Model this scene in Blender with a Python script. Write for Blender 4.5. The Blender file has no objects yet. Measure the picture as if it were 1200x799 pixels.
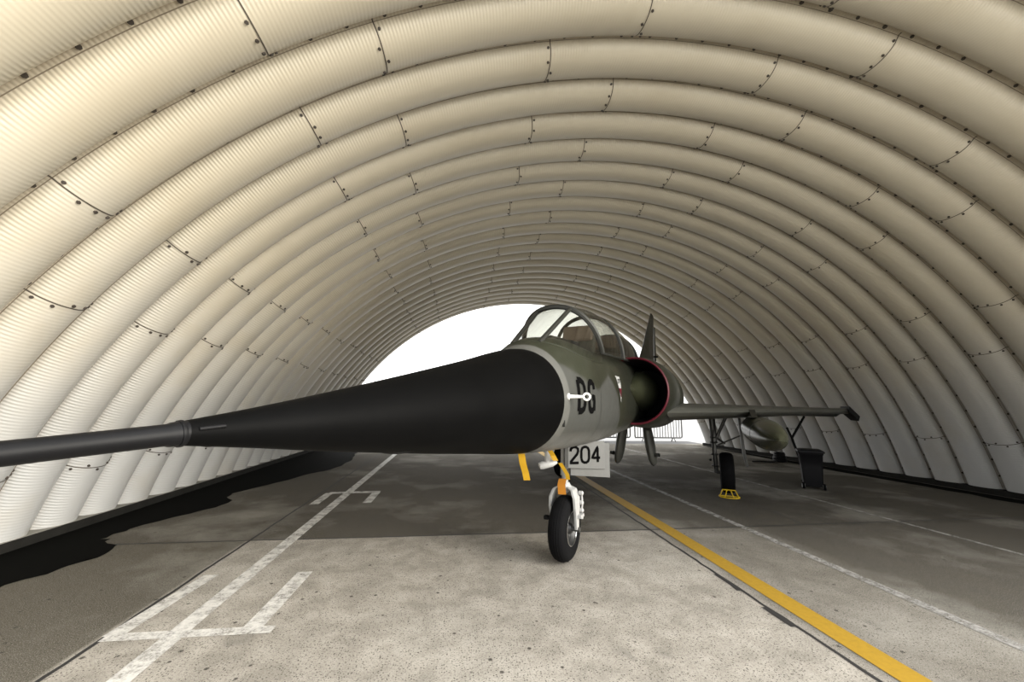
import bpy, bmesh, math, random
import numpy as np
from mathutils import Vector, Matrix
random.seed(7)
rng = np.random.default_rng(7)
S = bpy.context.scene
COL = S.collection
PI = math.pi

# ------------------------------------------------------------------ basics
def mk(name, verts, faces, mat=None, parent=None, smooth=True, uv=None, recalc=False, kind=None, mats=None, midx=None):
    me = bpy.data.meshes.new(name)
    me.from_pydata([tuple(map(float, v)) for v in verts], [], [tuple(int(i) for i in f) for f in faces])
    if recalc:
        bm = bmesh.new(); bm.from_mesh(me)
        bmesh.ops.recalc_face_normals(bm, faces=bm.faces)
        bm.to_mesh(me); bm.free()
    if uv is not None:
        l = me.uv_layers.new(name='UVMap')
        vi = np.empty(len(me.loops), dtype=np.int32); me.loops.foreach_get('vertex_index', vi)
        l.data.foreach_set('uv', np.asarray(uv, dtype=np.float32)[vi].ravel())
    if mats:
        for m in mats: me.materials.append(m)
        if midx is not None: me.polygons.foreach_set('material_index', np.asarray(midx, dtype=np.int32))
    elif mat: me.materials.append(mat)
    if smooth:
        me.polygons.foreach_set('use_smooth', [True] * len(me.polygons))
        try: me.set_sharp_from_angle(angle=math.radians(38))
        except Exception: pass
    me.update()
    o = bpy.data.objects.new(name, me); COL.objects.link(o)
    if parent: o.parent = parent
    if kind: o['kind'] = kind
    return o

def empty(name, loc=(0, 0, 0), rz=0, label=None, cat=None, group=None):
    o = bpy.data.objects.new(name, None); COL.objects.link(o)
    o.location = loc; o.rotation_euler = (0, 0, rz)
    o.empty_display_size = .2
    if label: o['label'] = label
    if cat: o['category'] = cat
    if group: o['group'] = group
    return o

def tag(o, label, cat, group=None):
    o['label'] = label; o['category'] = cat
    if group: o['group'] = group
    return o

class MB:
    """collects shapes into one mesh"""
    def __init__(s): s.v = []; s.f = []
    def add(s, v, f):
        n = len(s.v); s.v += [tuple(p) for p in v]; s.f += [tuple(i + n for i in q) for q in f]; return s
    def box(s, c, d, rot=None):
        x, y, z = [k / 2 for k in d]
        pts = [Vector((a * x, b * y, e * z)) for a in (-1, 1) for b in (-1, 1) for e in (-1, 1)]
        if rot: pts = [rot @ p for p in pts]
        pts = [p + Vector(c) for p in pts]
        return s.add(pts, [(0, 1, 3, 2), (4, 6, 7, 5), (0, 4, 5, 1), (2, 3, 7, 6), (0, 2, 6, 4), (1, 5, 7, 3)])
    def loft(s, rings, cap0=True, cap1=True, close=True):
        n = len(rings[0]); v = [p for r in rings for p in r]; f = []
        for i in range(len(rings) - 1):
            for j in range(n if close else n - 1):
                k = (j + 1) % n
                f.append((i * n + j, i * n + k, (i + 1) * n + k, (i + 1) * n + j))
        if cap0: f.append(tuple(range(n - 1, -1, -1)))
        if cap1: f.append(tuple((len(rings) - 1) * n + j for j in range(n)))
        return s.add(v, f)
    def tube(s, pts, r, n=10, cap=True):
        pts = [Vector(p) for p in pts]; rr = r if isinstance(r, (list, tuple)) else [r] * len(pts)
        rings = []; up = None
        for i, p in enumerate(pts):
            d = (pts[min(i + 1, len(pts) - 1)] - pts[max(i - 1, 0)]).normalized()
            if up is None:
                up = d.cross(Vector((0, 0, 1)))
                if up.length < 1e-3: up = d.cross(Vector((1, 0, 0)))
            up = (up - d * up.dot(d)).normalized(); w = d.cross(up)
            rings.append([p + (up * math.cos(a) + w * math.sin(a)) * rr[i] for a in [2 * PI * k / n for k in range(n)]])
        return s.loft(rings, cap, cap)
    def lathe(s, c, axis, prof, n=32, cap=True):
        """prof: (distance along axis, radius)"""
        ax = Vector(axis).normalized(); c = Vector(c)
        u = ax.cross(Vector((0, 0, 1)))
        if u.length < 1e-3: u = Vector((1, 0, 0))
        u.normalize(); w = ax.cross(u)
        rings = [[c + ax * a + (u * math.cos(t) + w * math.sin(t)) * max(r, 1e-4) for t in [2 * PI * k / n for k in range(n)]] for a, r in prof]
        return s.loft(rings, cap, cap)
    def torus(s, c, axis, R, r, n=28, m=10, squash=1.0):
        ax = Vector(axis).normalized(); c = Vector(c)
        u = ax.cross(Vector((0, 0, 1)))
        if u.length < 1e-3: u = Vector((1, 0, 0))
        u.normalize(); w = ax.cross(u)
        rings = []
        for i in range(n):
            a = 2 * PI * i / n; d = u * math.cos(a) + w * math.sin(a)
            rings.append([c + d * (R + r * math.cos(b)) + ax * r * squash * math.sin(b) for b in [2 * PI * k / m for k in range(m)]])
        return s.loft(rings + [rings[0]], False, False)
    def prism(s, poly, off):
        """poly: 3D planar polygon, off: thickness vector"""
        o = Vector(off); a = [Vector(p) for p in poly]; n = len(a)
        return s.add(a + [p + o for p in a], [tuple(range(n - 1, -1, -1)), tuple(range(n, 2 * n))] + [(i, (i + 1) % n, n + (i + 1) % n, n + i) for i in range(n)])
    def build(s, name, mat, parent=None, smooth=True, bevel=0, kind=None):
        o = mk(name, s.v, s.f, mat, parent, smooth, recalc=True, kind=kind)
        if bevel:
            m = o.modifiers.new('b', 'BEVEL'); m.width = bevel; m.segments = 2; m.limit_method = 'ANGLE'; m.angle_limit = math.radians(35)
        return o

# ------------------------------------------------------------------ materials
def mat(name, col, rough=.5, metal=0, spec=.5):
    m = bpy.data.materials.new(name); m.use_nodes = True
    b = m.node_tree.nodes['Principled BSDF']
    b.inputs['Base Color'].default_value = (*col, 1); b.inputs['Roughness'].default_value = rough
    b.inputs['Metallic'].default_value = metal; b.inputs['Specular IOR Level'].default_value = spec
    return m
class NT:
    def __init__(s, m): s.m = m; s.t = m.node_tree; s.b = s.t.nodes['Principled BSDF']
    def n(s, typ, **kw):
        x = s.t.nodes.new(typ)
        for k, v in kw.items():
            if k in ('operation', 'blend_type', 'data_type', 'wave_type', 'bands_direction', 'wave_profile', 'musgrave_type', 'feature', 'mode', 'clamp', 'interpolation_type'): setattr(x, k, v)
        return x
    def l(s, a, b): s.t.links.new(a, b)
    def coord(s, which='Object'): return s.n('ShaderNodeTexCoord').outputs[which]
    def noise(s, vec, scale, detail=4, rough=.55, dist=0):
        x = s.n('ShaderNodeTexNoise'); x.inputs['Scale'].default_value = scale; x.inputs['Detail'].default_value = detail
        x.inputs['Roughness'].default_value = rough; x.inputs['Distortion'].default_value = dist
        s.l(vec, x.inputs['Vector']); return x.outputs['Fac']
    def ramp(s, fac, stops):
        x = s.n('ShaderNodeValToRGB'); e = x.color_ramp.elements
        while len(e) < len(stops): e.new(.5)
        for k, (p, c) in enumerate(stops):
            e[k].position = p; e[k].color = (*c, 1) if len(c) == 3 else c
        s.l(fac, x.inputs['Fac']); return x.outputs['Color']
    def mix(s, fac, a, b, mode='MIX'):
        x = s.n('ShaderNodeMix', data_type='RGBA', blend_type=mode)
        for sock, val in ((x.inputs[0], fac), (x.inputs[6], a), (x.inputs[7], b)):
            if isinstance(val, (int, float)): sock.default_value = val
            elif isinstance(val, tuple): sock.default_value = (*val, 1)
            else: s.l(val, sock)
        return x.outputs[2]
    def math(s, op, a, b=None, c=None):
        x = s.n('ShaderNodeMath', operation=op)
        for i, val in enumerate((a, b, c)):
            if val is None: continue
            if isinstance(val, (int, float)): x.inputs[i].default_value = val
            else: s.l(val, x.inputs[i])
        return x.outputs[0]
    def step(s, val, a, b):
        x = s.n('ShaderNodeMapRange'); x.inputs[1].default_value = a; x.inputs[2].default_value = b; x.clamp = True
        s.l(val, x.inputs[0]); return x.outputs[0]
    def sep(s, vec):
        x = s.n('ShaderNodeSeparateXYZ'); s.l(vec, x.inputs[0]); return x.outputs
    def bump(s, h, strength, dist):
        x = s.n('ShaderNodeBump'); x.inputs['Strength'].default_value = strength; x.inputs['Distance'].default_value = dist
        s.l(h, x.inputs['Height']); s.l(x.outputs[0], s.b.inputs['Normal'])
    def color(s, c): s.l(c, s.b.inputs['Base Color'])
    def rough(s, c): s.l(c, s.b.inputs['Roughness'])

def worn(name, col, rough=.5, metal=0, amt=.25, scale=6, dark=.6, spec=.4):
    m = mat(name, col, rough, metal, spec); N = NT(m); v = N.coord()
    f = N.noise(v, scale, 6, .65); f2 = N.noise(v, scale * 9, 3)
    a = N.mix(N.step(f, .35, .75), col, tuple(c * (1 - amt) for c in col))
    a = N.mix(N.math('MULTIPLY', N.step(f2, .55, .8), amt), a, tuple(c * dark for c in col))
    N.color(a); return m

# painted corrugated steel
def steel_paint():
    m = mat('painted_corrugated_steel', (.7, .66, .56), .42, 0, .45); N = NT(m)
    uv = N.coord('UV'); ob = N.coord('Object'); sx = N.sep(uv)
    wave = N.math('SINE', N.math('MULTIPLY', sx[0], 2 * PI / .034))
    edge = N.math('ADD', .22, N.math('MULTIPLY', N.step(N.math('ABSOLUTE', N.math('SUBTRACT', N.math('FRACT', sx[1]), .5)), .18, .42), .78)); N.bump(N.math('MULTIPLY', wave, edge), .42, .004)
    f = N.noise(ob, .9, 5, .6); g = N.noise(ob, 14, 5, .7)
    z = N.sep(ob)[2]
    zz = N.math('ADD', z, N.math('MULTIPLY', N.math('SUBTRACT', f, .5), 1.6))
    warm = N.step(zz, .9, 3.6)
    base = N.mix(warm, (.39, .39, .38), (.42, .376, .288))
    base = N.mix(N.math('MULTIPLY', N.step(f, .5, .75), .35), base, (.33, .28, .195))
    # thin grey rubbing of the crests and scattered rust freckles
    base = N.mix(N.math('MULTIPLY', N.step(g, .68, .78), .45), base, (.30, .24, .17))
    # even brown darkening towards the flange, plus rust streaks
    fl = N.step(N.math('ABSOLUTE', N.math('SUBTRACT', N.math('FRACT', sx[1]), .5)), .40, .5)
    st = N.step(N.noise(ob, 2.3, 6, .7), .52, .72)
    base = N.mix(N.math('MULTIPLY', fl, N.math('ADD', .30, N.math('MULTIPLY', st, .4))), base, (.20, .14, .085))
    N.color(base); return m
M = {}
M['steel'] = steel_paint()
M['bolt'] = mat('dark_rusted_bolt', (.035, .027, .02), .7)
M['edge'] = mat('dirty_sheet_edge', (.16, .13, .09), .8)
M['seam'] = mat('dark_lap_joint', (.06, .048, .035), .8)

def concrete_floor():
    m = mat('exposed_aggregate_concrete', (.3, .28, .25), .95, 0, .06); N = NT(m)
    ob = N.coord(); s = N.sep(ob)
    big = N.noise(ob, .55, 5, .6); mid = N.noise(ob, 3.2, 6, .65, .3); fine = N.noise(ob, 75, 4, .8); grit = N.noise(ob, 170, 2, .6)
    wob = N.math('MULTIPLY', N.math('SUBTRACT', N.noise(ob, 5, 3), .5), .02)
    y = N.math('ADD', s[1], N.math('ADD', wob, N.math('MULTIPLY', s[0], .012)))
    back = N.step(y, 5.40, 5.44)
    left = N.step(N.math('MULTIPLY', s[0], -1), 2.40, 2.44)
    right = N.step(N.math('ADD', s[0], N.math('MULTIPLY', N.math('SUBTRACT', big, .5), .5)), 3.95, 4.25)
    c = N.mix(back, (.38, .352, .308), (.064, .058, .048))  # pours differ in tone; the rear's extra darkness is painted-in shade
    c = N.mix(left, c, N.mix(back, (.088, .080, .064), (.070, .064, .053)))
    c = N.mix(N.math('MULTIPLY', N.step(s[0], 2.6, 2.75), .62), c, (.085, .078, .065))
    c = N.mix(N.math('MULTIPLY', right, .85), c, (.036, .033, .027))  # right side darkened: slab tone plus shade painted in beside the wall
    c = N.mix(N.step(mid, .38, .72), N.mix(.5, c, (.075, .066, .05)), c)
    c = N.mix(N.math('MULTIPLY', N.step(big, .5, .75), .4), c, (.5, .48, .43))
    # dark aggregate grains, denser in the front slabs
    gr = N.math('MULTIPLY', N.step(fine, .52, .60), N.math('SUBTRACT', .95, N.math('MULTIPLY', back, .6)))
    vo = N.n('ShaderNodeTexVoronoi', feature='F1'); vo.inputs['Scale'].default_value = 62; N.l(ob, vo.inputs['Vector'])
    sp1 = N.math('MULTIPLY', N.math('SUBTRACT', 1, N.step(vo.outputs['Distance'], .22, .36)), N.step(N.sep(vo.outputs['Color'])[0], .45, .6))
    c = N.mix(N.math('MULTIPLY', gr, .75), c, (.10, .09, .075))
    c = N.mix(N.math('MULTIPLY', sp1, N.math('SUBTRACT', .92, N.math('MULTIPLY', back, .5))), c, (.045, .040, .032))
    v2 = N.n('ShaderNodeTexVoronoi', feature='F1'); v2.inputs['Scale'].default_value = 9; N.l(ob, v2.inputs['Vector'])
    sp2 = N.math('MULTIPLY', N.math('SUBTRACT', 1, N.step(v2.outputs['Distance'], .10, .16)), N.step(N.sep(v2.outputs['Color'])[1], .72, .74))
    c = N.mix(N.math('MULTIPLY', sp2, .9), c, (.03, .027, .022))
    c = N.mix(N.math('MULTIPLY', N.step(grit, .56, .66), .45), c, (.50, .47, .42))
    oil = N.step(N.noise(ob, 1.1, 4, .6), .64, .72)
    c = N.mix(N.math('MULTIPLY', oil, .5), c, (.05, .045, .04))
    N.color(c); N.bump(fine, .35, .006); return m
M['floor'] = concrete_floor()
M['ground'] = worn('pale_apron_concrete', (.68, .66, .62), .9, 0, .2, .4)
M['ground_far'] = worn('apron_concrete_beyond', (.16, .158, .153), .9, 0, .2, .4)
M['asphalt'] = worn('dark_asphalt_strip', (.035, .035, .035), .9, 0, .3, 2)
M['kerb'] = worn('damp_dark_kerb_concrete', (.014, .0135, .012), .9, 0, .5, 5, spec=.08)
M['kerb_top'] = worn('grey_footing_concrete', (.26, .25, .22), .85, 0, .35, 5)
M['joint'] = mat('tar_filled_joint', (.012, .011, .010), .8)

def road_paint(name, col, wear):
    m = mat(name, col, .75); N = NT(m); ob = N.coord()
    a = N.step(N.noise(ob, 9, 6, .75), wear - .14, wear + .1); b = N.step(N.noise(ob, 60, 3, .7), .42, .6)
    c = N.mix(N.math('MULTIPLY', N.step(N.noise(ob, 22, 4, .7), .4, .75), .35), col, tuple(k * .45 for k in col)); N.color(c)
    tr = N.n('ShaderNodeBsdfTransparent'); mx = N.n('ShaderNodeMixShader')
    fac = N.math('MULTIPLY', N.math('SUBTRACT', 1, a), N.math('ADD', .45, N.math('MULTIPLY', b, .55)))
    N.l(fac, mx.inputs[0]); N.l(N.b.outputs[0], mx.inputs[1]); N.l(tr.outputs[0], mx.inputs[2])
    N.l(mx.outputs[0], N.t.nodes['Material Output'].inputs[0]); return m
M['yellow_line'] = road_paint('yellow_road_paint', (.31, .182, .005), .22)
M['white_line'] = road_paint('worn_white_road_paint', (.54, .525, .49), .47)
M['white_thin'] = road_paint('faded_white_road_paint', (.30, .29, .27), .52)
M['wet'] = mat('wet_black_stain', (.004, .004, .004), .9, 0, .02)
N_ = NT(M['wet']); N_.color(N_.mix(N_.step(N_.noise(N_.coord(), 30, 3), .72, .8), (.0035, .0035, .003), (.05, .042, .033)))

# aircraft
def camo():
    m = mat('camouflage_paint', (.1, .1, .08), .38, 0, .35); N = NT(m); ob = N.coord(); s = N.sep(ob)
    wob = N.math('SUBTRACT', N.noise(ob, 1.5, 3, .5), .5)
    # local x is aft, z is up: grey under a stepped line, olive above it, a pale collar behind the radome
    tt = N.step(N.math('ADD', s[0], N.math('MULTIPLY', wob, .12)), -1.2, .8)
    zl = N.sep(N.ramp(tt, [(0, (.68, 0, 0)), (.075, (.665, 0, 0)), (.39, (.597, 0, 0)), (.60, (.655, 0, 0)), (.76, (.58, 0, 0)), (.84, (.45, 0, 0))]))[0]
    up = N.step(N.math('SUBTRACT', N.math('ADD', s[2], N.math('MULTIPLY', wob, .10)), N.math('MULTIPLY', zl, 3.0)), -.015, .03)
    olive = N.mix(N.step(N.noise(ob, .8, 2), .47, .53), (.017, .018, .011), (.021, .023, .0145))
    grey = (.046, .047, .043)
    c = N.mix(up, grey, olive)
    dark = N.step(N.math('ADD', s[0], N.math('MULTIPLY', wob, .3)), .66, .74)
    c = N.mix(N.math('MULTIPLY', dark, .92), c, (.014, .015, .010))  # dark olive ahead of the intakes, with their shadow painted into it
    aft = N.step(s[0], 1.6, 2.2)
    pat = N.step(N.noise(ob, .9, 3), .48, .52)
    c = N.mix(aft, c, N.mix(pat, (.025, .027, .017), (.06, .062, .056)))
    under = N.step(N.math('MULTIPLY', s[2], -1), -1.42, -1.30)
    c = N.mix(N.math('MULTIPLY', under, .9), c, (.12, .12, .112))
    collar = N.step(N.math('MULTIPLY', N.math('ADD', s[0], N.math('MULTIPLY', N.math('SUBTRACT', s[2], 1.6), .06)), -1), 1.085, 1.10)
    c = N.mix(collar, c, (.085, .085, .078))
    g = N.noise(ob, 7, 6, .7)
    c = N.mix(N.math('MULTIPLY', N.step(g, .5, .8), .35), c, (.05, .05, .04))
    N.color(c); N.rough(N.math('ADD', .28, N.math('MULTIPLY', g, .25))); return m
M['camo'] = camo()
M['radome'] = worn('black_radome_rubber_paint', (.0026, .0026, .0026), .5, 0, .3, 3, spec=.025)
M['probe'] = worn('black_probe_paint', (.005, .005, .0055), .45, 0, .3, 5, spec=.10)
M['tank'] = worn('olive_drop_tank_paint', (.026, .028, .016), .25, 0, .3, 2)
M['under'] = worn('grey_green_wing_paint', (.08, .081, .07), .45, 0, .3, 2)
M['dark'] = worn('dark_grey_metal', (.022, .0225, .019), .5, .2, .3, 8)
M['black'] = mat('flat_black', (.006, .006, .006), .7, 0, .15)
M['letter'] = mat('black_stencil_paint', (.003, .003, .003), .8, 0, .02)
M['red'] = mat('red_lip_paint', (.075, .005, .012), .5, 0, .3)
M['white'] = worn('white_gear_paint', (.40, .40, .39), .4, 0, .25, 12)
M['fitting'] = mat('white_fitting_paint', (.72, .72, .70), .4)
M['door'] = worn('light_grey_door_paint', (.105, .105, .10), .5, 0, .2, 6)
M['chrome'] = mat('bare_metal', (.75, .75, .74), .22, 1)
M['strut'] = worn('greasy_gear_metal', (.10, .10, .095), .4, .5, .3, 14)
M['rubber'] = worn('black_tyre_rubber', (.005, .005, .0055), .8, 0, .3, 10, spec=.08)
M['hub'] = mat('dark_wheel_hub', (.03, .03, .03), .45, .4)
M['yellow'] = worn('yellow_chock_paint', (.62, .42, .01), .5, 0, .3, 14)
M['ribbon'] = mat('yellow_warning_ribbon', (.33, .19, .008), .7, 0, .2)
M['orange'] = mat('orange_warning_ribbon', (.28, .11, .008), .7, 0, .2)
M['plastic'] = mat('black_bin_plastic', (.006, .006, .007), .5, 0, .2)
M['galv'] = mat('galvanised_barrier_steel', (.03, .03, .03), .6, .2)
M['seat'] = worn('dark_seat_fabric', (.05, .048, .04), .8, 0, .3, 8)
M['brown'] = worn('brown_headrest_leather', (.13, .095, .07), .6, 0, .3, 8)
def glass(nm, tint, base):
    m = mat(nm, (.9, .95, .92), .02); N = NT(m); N.t.nodes.remove(N.b)
    lw = N.n('ShaderNodeLayerWeight'); lw.inputs[0].default_value = .5
    tr = N.n('ShaderNodeBsdfTransparent'); tr.inputs[0].default_value = (*tint, 1)
    gl = N.n('ShaderNodeBsdfGlossy'); gl.inputs['Roughness'].default_value = .03
    mx = N.n('ShaderNodeMixShader')
    N.l(N.math('ADD', N.math('MULTIPLY', N.math('POWER', lw.outputs['Facing'], 3.5), .75), base), mx.inputs[0]); N.l(tr.outputs[0], mx.inputs[1]); N.l(gl.outputs[0], mx.inputs[2])
    N.l(mx.outputs[0], N.t.nodes['Material Output'].inputs[0]); return m
M['glass'] = glass('windscreen_glass', (.90, .92, .90), .10); M['acrylic'] = glass('canopy_acrylic', (.66, .66, .60), .14)

# ------------------------------------------------------------------ shelter (world: Y runs along it, Z up)
XC, ZC, RV, PITCH, Y0 = 2.97, -2.2, 8.24, .604, 3.85
DEPTH = .175
K0, K1 = -5, 20
A0 = math.asin((.10 - ZC) / RV)            # springing angle above the footing
def arch(th, r, y): return (XC - r * math.cos(th), y, ZC + r * math.sin(th))
prof = [(0, 0), (.03, 0), (.052, .004)]
NP = 18
for i in range(1, NP):
    u = i / NP; c = 1 - (abs(2 * u - 1)) ** 2.2
    prof.append((.057 + .886 * u, DEPTH * max(c, 0) ** .56))
prof += [(.948, .004), (.97, 0), (1.0, 0)]
def shell(name, a0, a1, n):
    V = []; UV = []; Fc = []
    rows = []
    for k in range(K0, K1 + 1):
        for j, (u, d) in enumerate(prof):
            if k > K0 and j == 0: continue
            rows.append((Y0 + PITCH * (k + u), RV - d, k + u))
    th = [a0 + (a1 - a0) * i / n for i in range(n + 1)]
    for (y, r, uu) in rows:
        for t in th:
            e0 = math.asin((.10 - ZC) / r)
            if a0 < .5 and t < .5: t = e0 + (t - a0) * (.5 - e0) / (.5 - a0)
            if a1 > PI - .5 and t > PI - .5: t = PI - e0 - (a1 - t) * (.5 - e0) / (.5 - (PI - a1))
            V.append(arch(t, r, y)); UV.append((t * RV, uu))
    m = n + 1
    for i in range(len(rows) - 1):
        for j in range(n):
            Fc.append((i * m + j, (i + 1) * m + j, (i + 1) * m + j + 1, i * m + j + 1))
    return mk(name, V, Fc, M['steel'], None, True, UV, kind='structure')
a1, a2 = math.radians(49), math.radians(131)
wl = shell('wall_left', A0, a1, 60)
ce = shell('ceiling', a1, a2, 130)
wr = shell('wall_right', a2, PI - A0, 60)
owner = lambda t: wl if t < a1 else (ce if t < a2 else wr)

# bolts along every flange and along the lap seams of the sheets
bolts = {wl.name: MB(), ce.name: MB(), wr.name: MB()}
seams = {wl.name: MB(), ce.name: MB(), wr.name: MB()}
def bolt(t, r, y, tilt=0, size=.017):
    er = Vector((-math.cos(t), 0, math.sin(t))); et = Vector((math.sin(t), 0, math.cos(t))); ey = Vector((0, 1, 0))
    nrm = (-er * math.cos(tilt) + ey * math.sin(tilt)).normalized()
    u = et; w = nrm.cross(u); c = Vector(arch(t, r, y))
    n = 6; a = [c + (u * math.cos(2 * PI * k / n) + w * math.sin(2 * PI * k / n)) * size - nrm * .004 for k in range(n)]
    b = [p + nrm * .018 for p in a]
    bolts[owner(t).name].loft([a, b], True, True)
def prof_at(u):
    for (u0, d0), (u1, d1) in zip(prof, prof[1:]):
        if u0 <= u <= u1: return d0 + (d1 - d0) * (u - u0) / max(u1 - u0, 1e-6)
    return 0
for k in range(K0, K1 + 2):
    y = Y0 + PITCH * k
    t = A0 + .012 + .004 * (k % 3)
    while t < PI - A0 - .01:
        if k <= 12 or random.random() < .6:
            bolt(t, RV, y, 0, .019 if random.random() < .8 else .024)
        t += .042 + random.uniform(-.002, .002)
for k in range(K0, K1 + 1):
    base = 75.7 if k % 2 == 0 else 82.5
    for q in range(-3, 5):
        t = math.radians(base + 20.2 * q + random.uniform(-.2, .2))
        if t < A0 + .02 or t > PI - A0 - .02: continue
        V = []
        for (u, d) in prof:
            for s_ in (-1, 1):
                V.append(arch(t + s_ * .006 / RV, RV - d - .004, Y0 + PITCH * (k + u)))
        seams[owner(t).name].add(V, [(2 * i, 2 * i + 1, 2 * i + 3, 2 * i + 2) for i in range(len(prof) - 1)])
        for u in (.10, .28, .5, .72, .86, .93):
            d = prof_at(u); sl = (prof_at(u + .02) - prof_at(u - .02)) / (.04 * PITCH)
            bolt(t + random.choice((-1, 1)) * .03 / RV, RV - d, Y0 + PITCH * (k + u), -math.atan(sl), .015)
            if u > .8: bolt(t + .07 / RV, RV - d, Y0 + PITCH * (k + u), -math.atan(sl), .014)
edges = {wl.name: MB(), ce.name: MB(), wr.name: MB()}
for k in range(K0, K1 + 1):
    for ta, tb in ((A0, a1), (a1, a2), (a2, PI - A0)):
        n = 60; V = []
        for i in range(n + 1):
            t = ta + (tb - ta) * i / n
            for du in (.052, .057): V.append(arch(t, RV - prof_at(du) - .003, Y0 + PITCH * (k + du)))
        edges[owner((ta + tb) / 2).name].add(V, [(2 * i, 2 * i + 1, 2 * i + 3, 2 * i + 2) for i in range(n)])
for o in (wl, ce, wr):
    edges[o.name].build('sheet_edge', M['edge'], o, False, kind='stuff')
    bolts[o.name].build('bolt', M['bolt'], o, False, kind='stuff')
    seams[o.name].build('lap_seam', M['seam'], o, False, kind='stuff')

# footing the sheets stand on
YF0, YF1 = Y0 + PITCH * K0, Y0 + PITCH * (K1 + 1)
hw = RV * math.cos(A0)
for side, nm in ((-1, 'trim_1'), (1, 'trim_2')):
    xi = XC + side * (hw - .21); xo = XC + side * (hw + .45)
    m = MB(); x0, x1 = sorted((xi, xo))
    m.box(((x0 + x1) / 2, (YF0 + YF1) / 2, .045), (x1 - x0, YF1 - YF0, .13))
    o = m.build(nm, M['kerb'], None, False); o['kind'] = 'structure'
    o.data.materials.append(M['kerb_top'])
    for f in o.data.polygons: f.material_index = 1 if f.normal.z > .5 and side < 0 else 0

# floor
def sheet(name, x0, x1, y0, y1, z, mt, nx=1, ny=1, **kw):
    V = [(x0 + (x1 - x0) * i / nx, y0 + (y1 - y0) * j / ny, z) for j in range(ny + 1) for i in range(nx + 1)]
    Fc = [(j * (nx + 1) + i, j * (nx + 1) + i + 1, (j + 1) * (nx + 1) + i + 1, (j + 1) * (nx + 1) + i) for j in range(ny) for i in range(nx)]
    return mk(name, V, Fc, mt, None, False, **kw)
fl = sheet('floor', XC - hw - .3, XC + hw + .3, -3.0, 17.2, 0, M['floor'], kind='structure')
gr = sheet('ground', -160, 170, -160, 17.5, -.02, M['ground'], kind='structure')
sheet('ground_far', -160, 170, 17.5, 260, -.02, M['ground_far'], kind='structure')
st = sheet('trim_3', XC - hw - .3, XC + hw + .3, 17.2, 18.6, -.004, M['asphalt'], kind='structure')

def strip(name, pts, w, mt, z=.003, jag=0):
    """flat ribbon on the floor along pts"""
    P = [Vector((*p, 0)) for p in pts]; Q = []
    for a, b in zip(P, P[1:]):
        n = max(1, int((b - a).length / .12)) if jag else 1
        Q += [a.lerp(b, i / n) for i in range(n)]
    Q.append(P[-1]); V = []
    for i, p in enumerate(Q):
        d = (Q[min(i + 1, len(Q) - 1)] - Q[max(i - 1, 0)]).normalized(); n = Vector((-d.y, d.x, 0))
        k = random.uniform(-1, 1) * jag
        ww = w / 2 * (1 + random.uniform(-1, 1) * (jag * 14))
        V += [(*(p + n * (ww + k)).xy, z), (*(p - n * (ww - k)).xy, z)]
    return mk(name, V, [(2 * i, 2 * i + 1, 2 * i + 3, 2 * i + 2) for i in range(len(Q) - 1)], mt, fl, False)
# tar joints between the slabs
strip('slab_joint', [(-2.37, -3), (-2.42, 17)], .03, M['joint'], .002, .006)
strip('slab_joint', [(2.60, -3), (2.72, 17)], .03, M['joint'], .002, .007)
strip('slab_joint', [(2.62, 3.62), (2.625, 3.98)], .055, M['joint'], .0025, .012)
strip('slab_joint', [(2.615, 3.02), (2.62, 3.32)], .065, M['joint'], .0025, .012)
strip('slab_joint', [(-4.6, 5.45), (XC, 5.42), (10.4, 5.50)], .028, M['joint'], .002, .006)
strip('slab_joint', [(-4.6, 11.95), (10.4, 12.0)], .03, M['joint'], .002, .005)
strip('slab_joint', [(5.35, 7.6), (5.02, 5.5)], .02, M['joint'], .002, .006)
# paint
strip('yellow_line', [(2.785, -3), (2.90, 5.4), (3.0, 17)], .20, M['yellow_line'], .004)
strip('white_line', [(-1.92, -3), (-1.92, 9.8), (-1.92, 17)], .14, M['white_line'], .0035)
strip('bracket_line', [(-2.26, 4.45), (-2.34, 3.43)], .13, M['white_line'], .004)
strip('bracket_line', [(-2.38, 3.42), (-1.27, 3.41)], .10, M['white_line'], .0045)
strip('bracket_line', [(-1.43, 3.38), (-1.41, 4.44)], .14, M['white_line'], .004)
strip('bracket_line', [(-2.25, 8.0), (-1.36, 8.05)], .15, M['white_line'], .0045)
strip('bracket_line', [(-2.24, 7.15), (-2.24, 8.0)], .14, M['white_line'], .004)
strip('bracket_line', [(-1.42, 7.2), (-1.42, 8.05)], .14, M['white_line'], .004)
strip('faded_line', [(4.02, -3), (4.02, 14)], .11, M['white_thin'], .0035)
strip('faded_line', [(6.6, -1), (6.6, 16)], .07, M['white_thin'], .0035)

# wet stain along the left footing
def blob(name, pts, mt, z, sub=7, jit=.03):
    Q = []
    n = len(pts)
    for i in range(n):
        p0, p1, p2, p3 = [np.array(pts[(i + k) % n]) for k in (-1, 0, 1, 2)]
        for s_ in range(sub):
            t = s_ / sub
            q = .5 * ((2 * p1) + (-p0 + p2) * t + (2 * p0 - 5 * p1 + 4 * p2 - p3) * t * t + (-p0 + 3 * p1 - 3 * p2 + p3) * t ** 3)
            Q.append(q + rng.normal(0, jit, 2))
    bm = bmesh.new(); vs = [bm.verts.new((q[0], q[1], z)) for q in Q]; f = bm.faces.new(vs)
    bmesh.ops.triangulate(bm, faces=[f]); bmesh.ops.recalc_face_normals(bm, faces=bm.faces)
    me = bpy.data.meshes.new(name); bm.to_mesh(me); bm.free(); me.materials.append(mt)
    o = bpy.data.objects.new(name, me); COL.objects.link(o); return o
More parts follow.
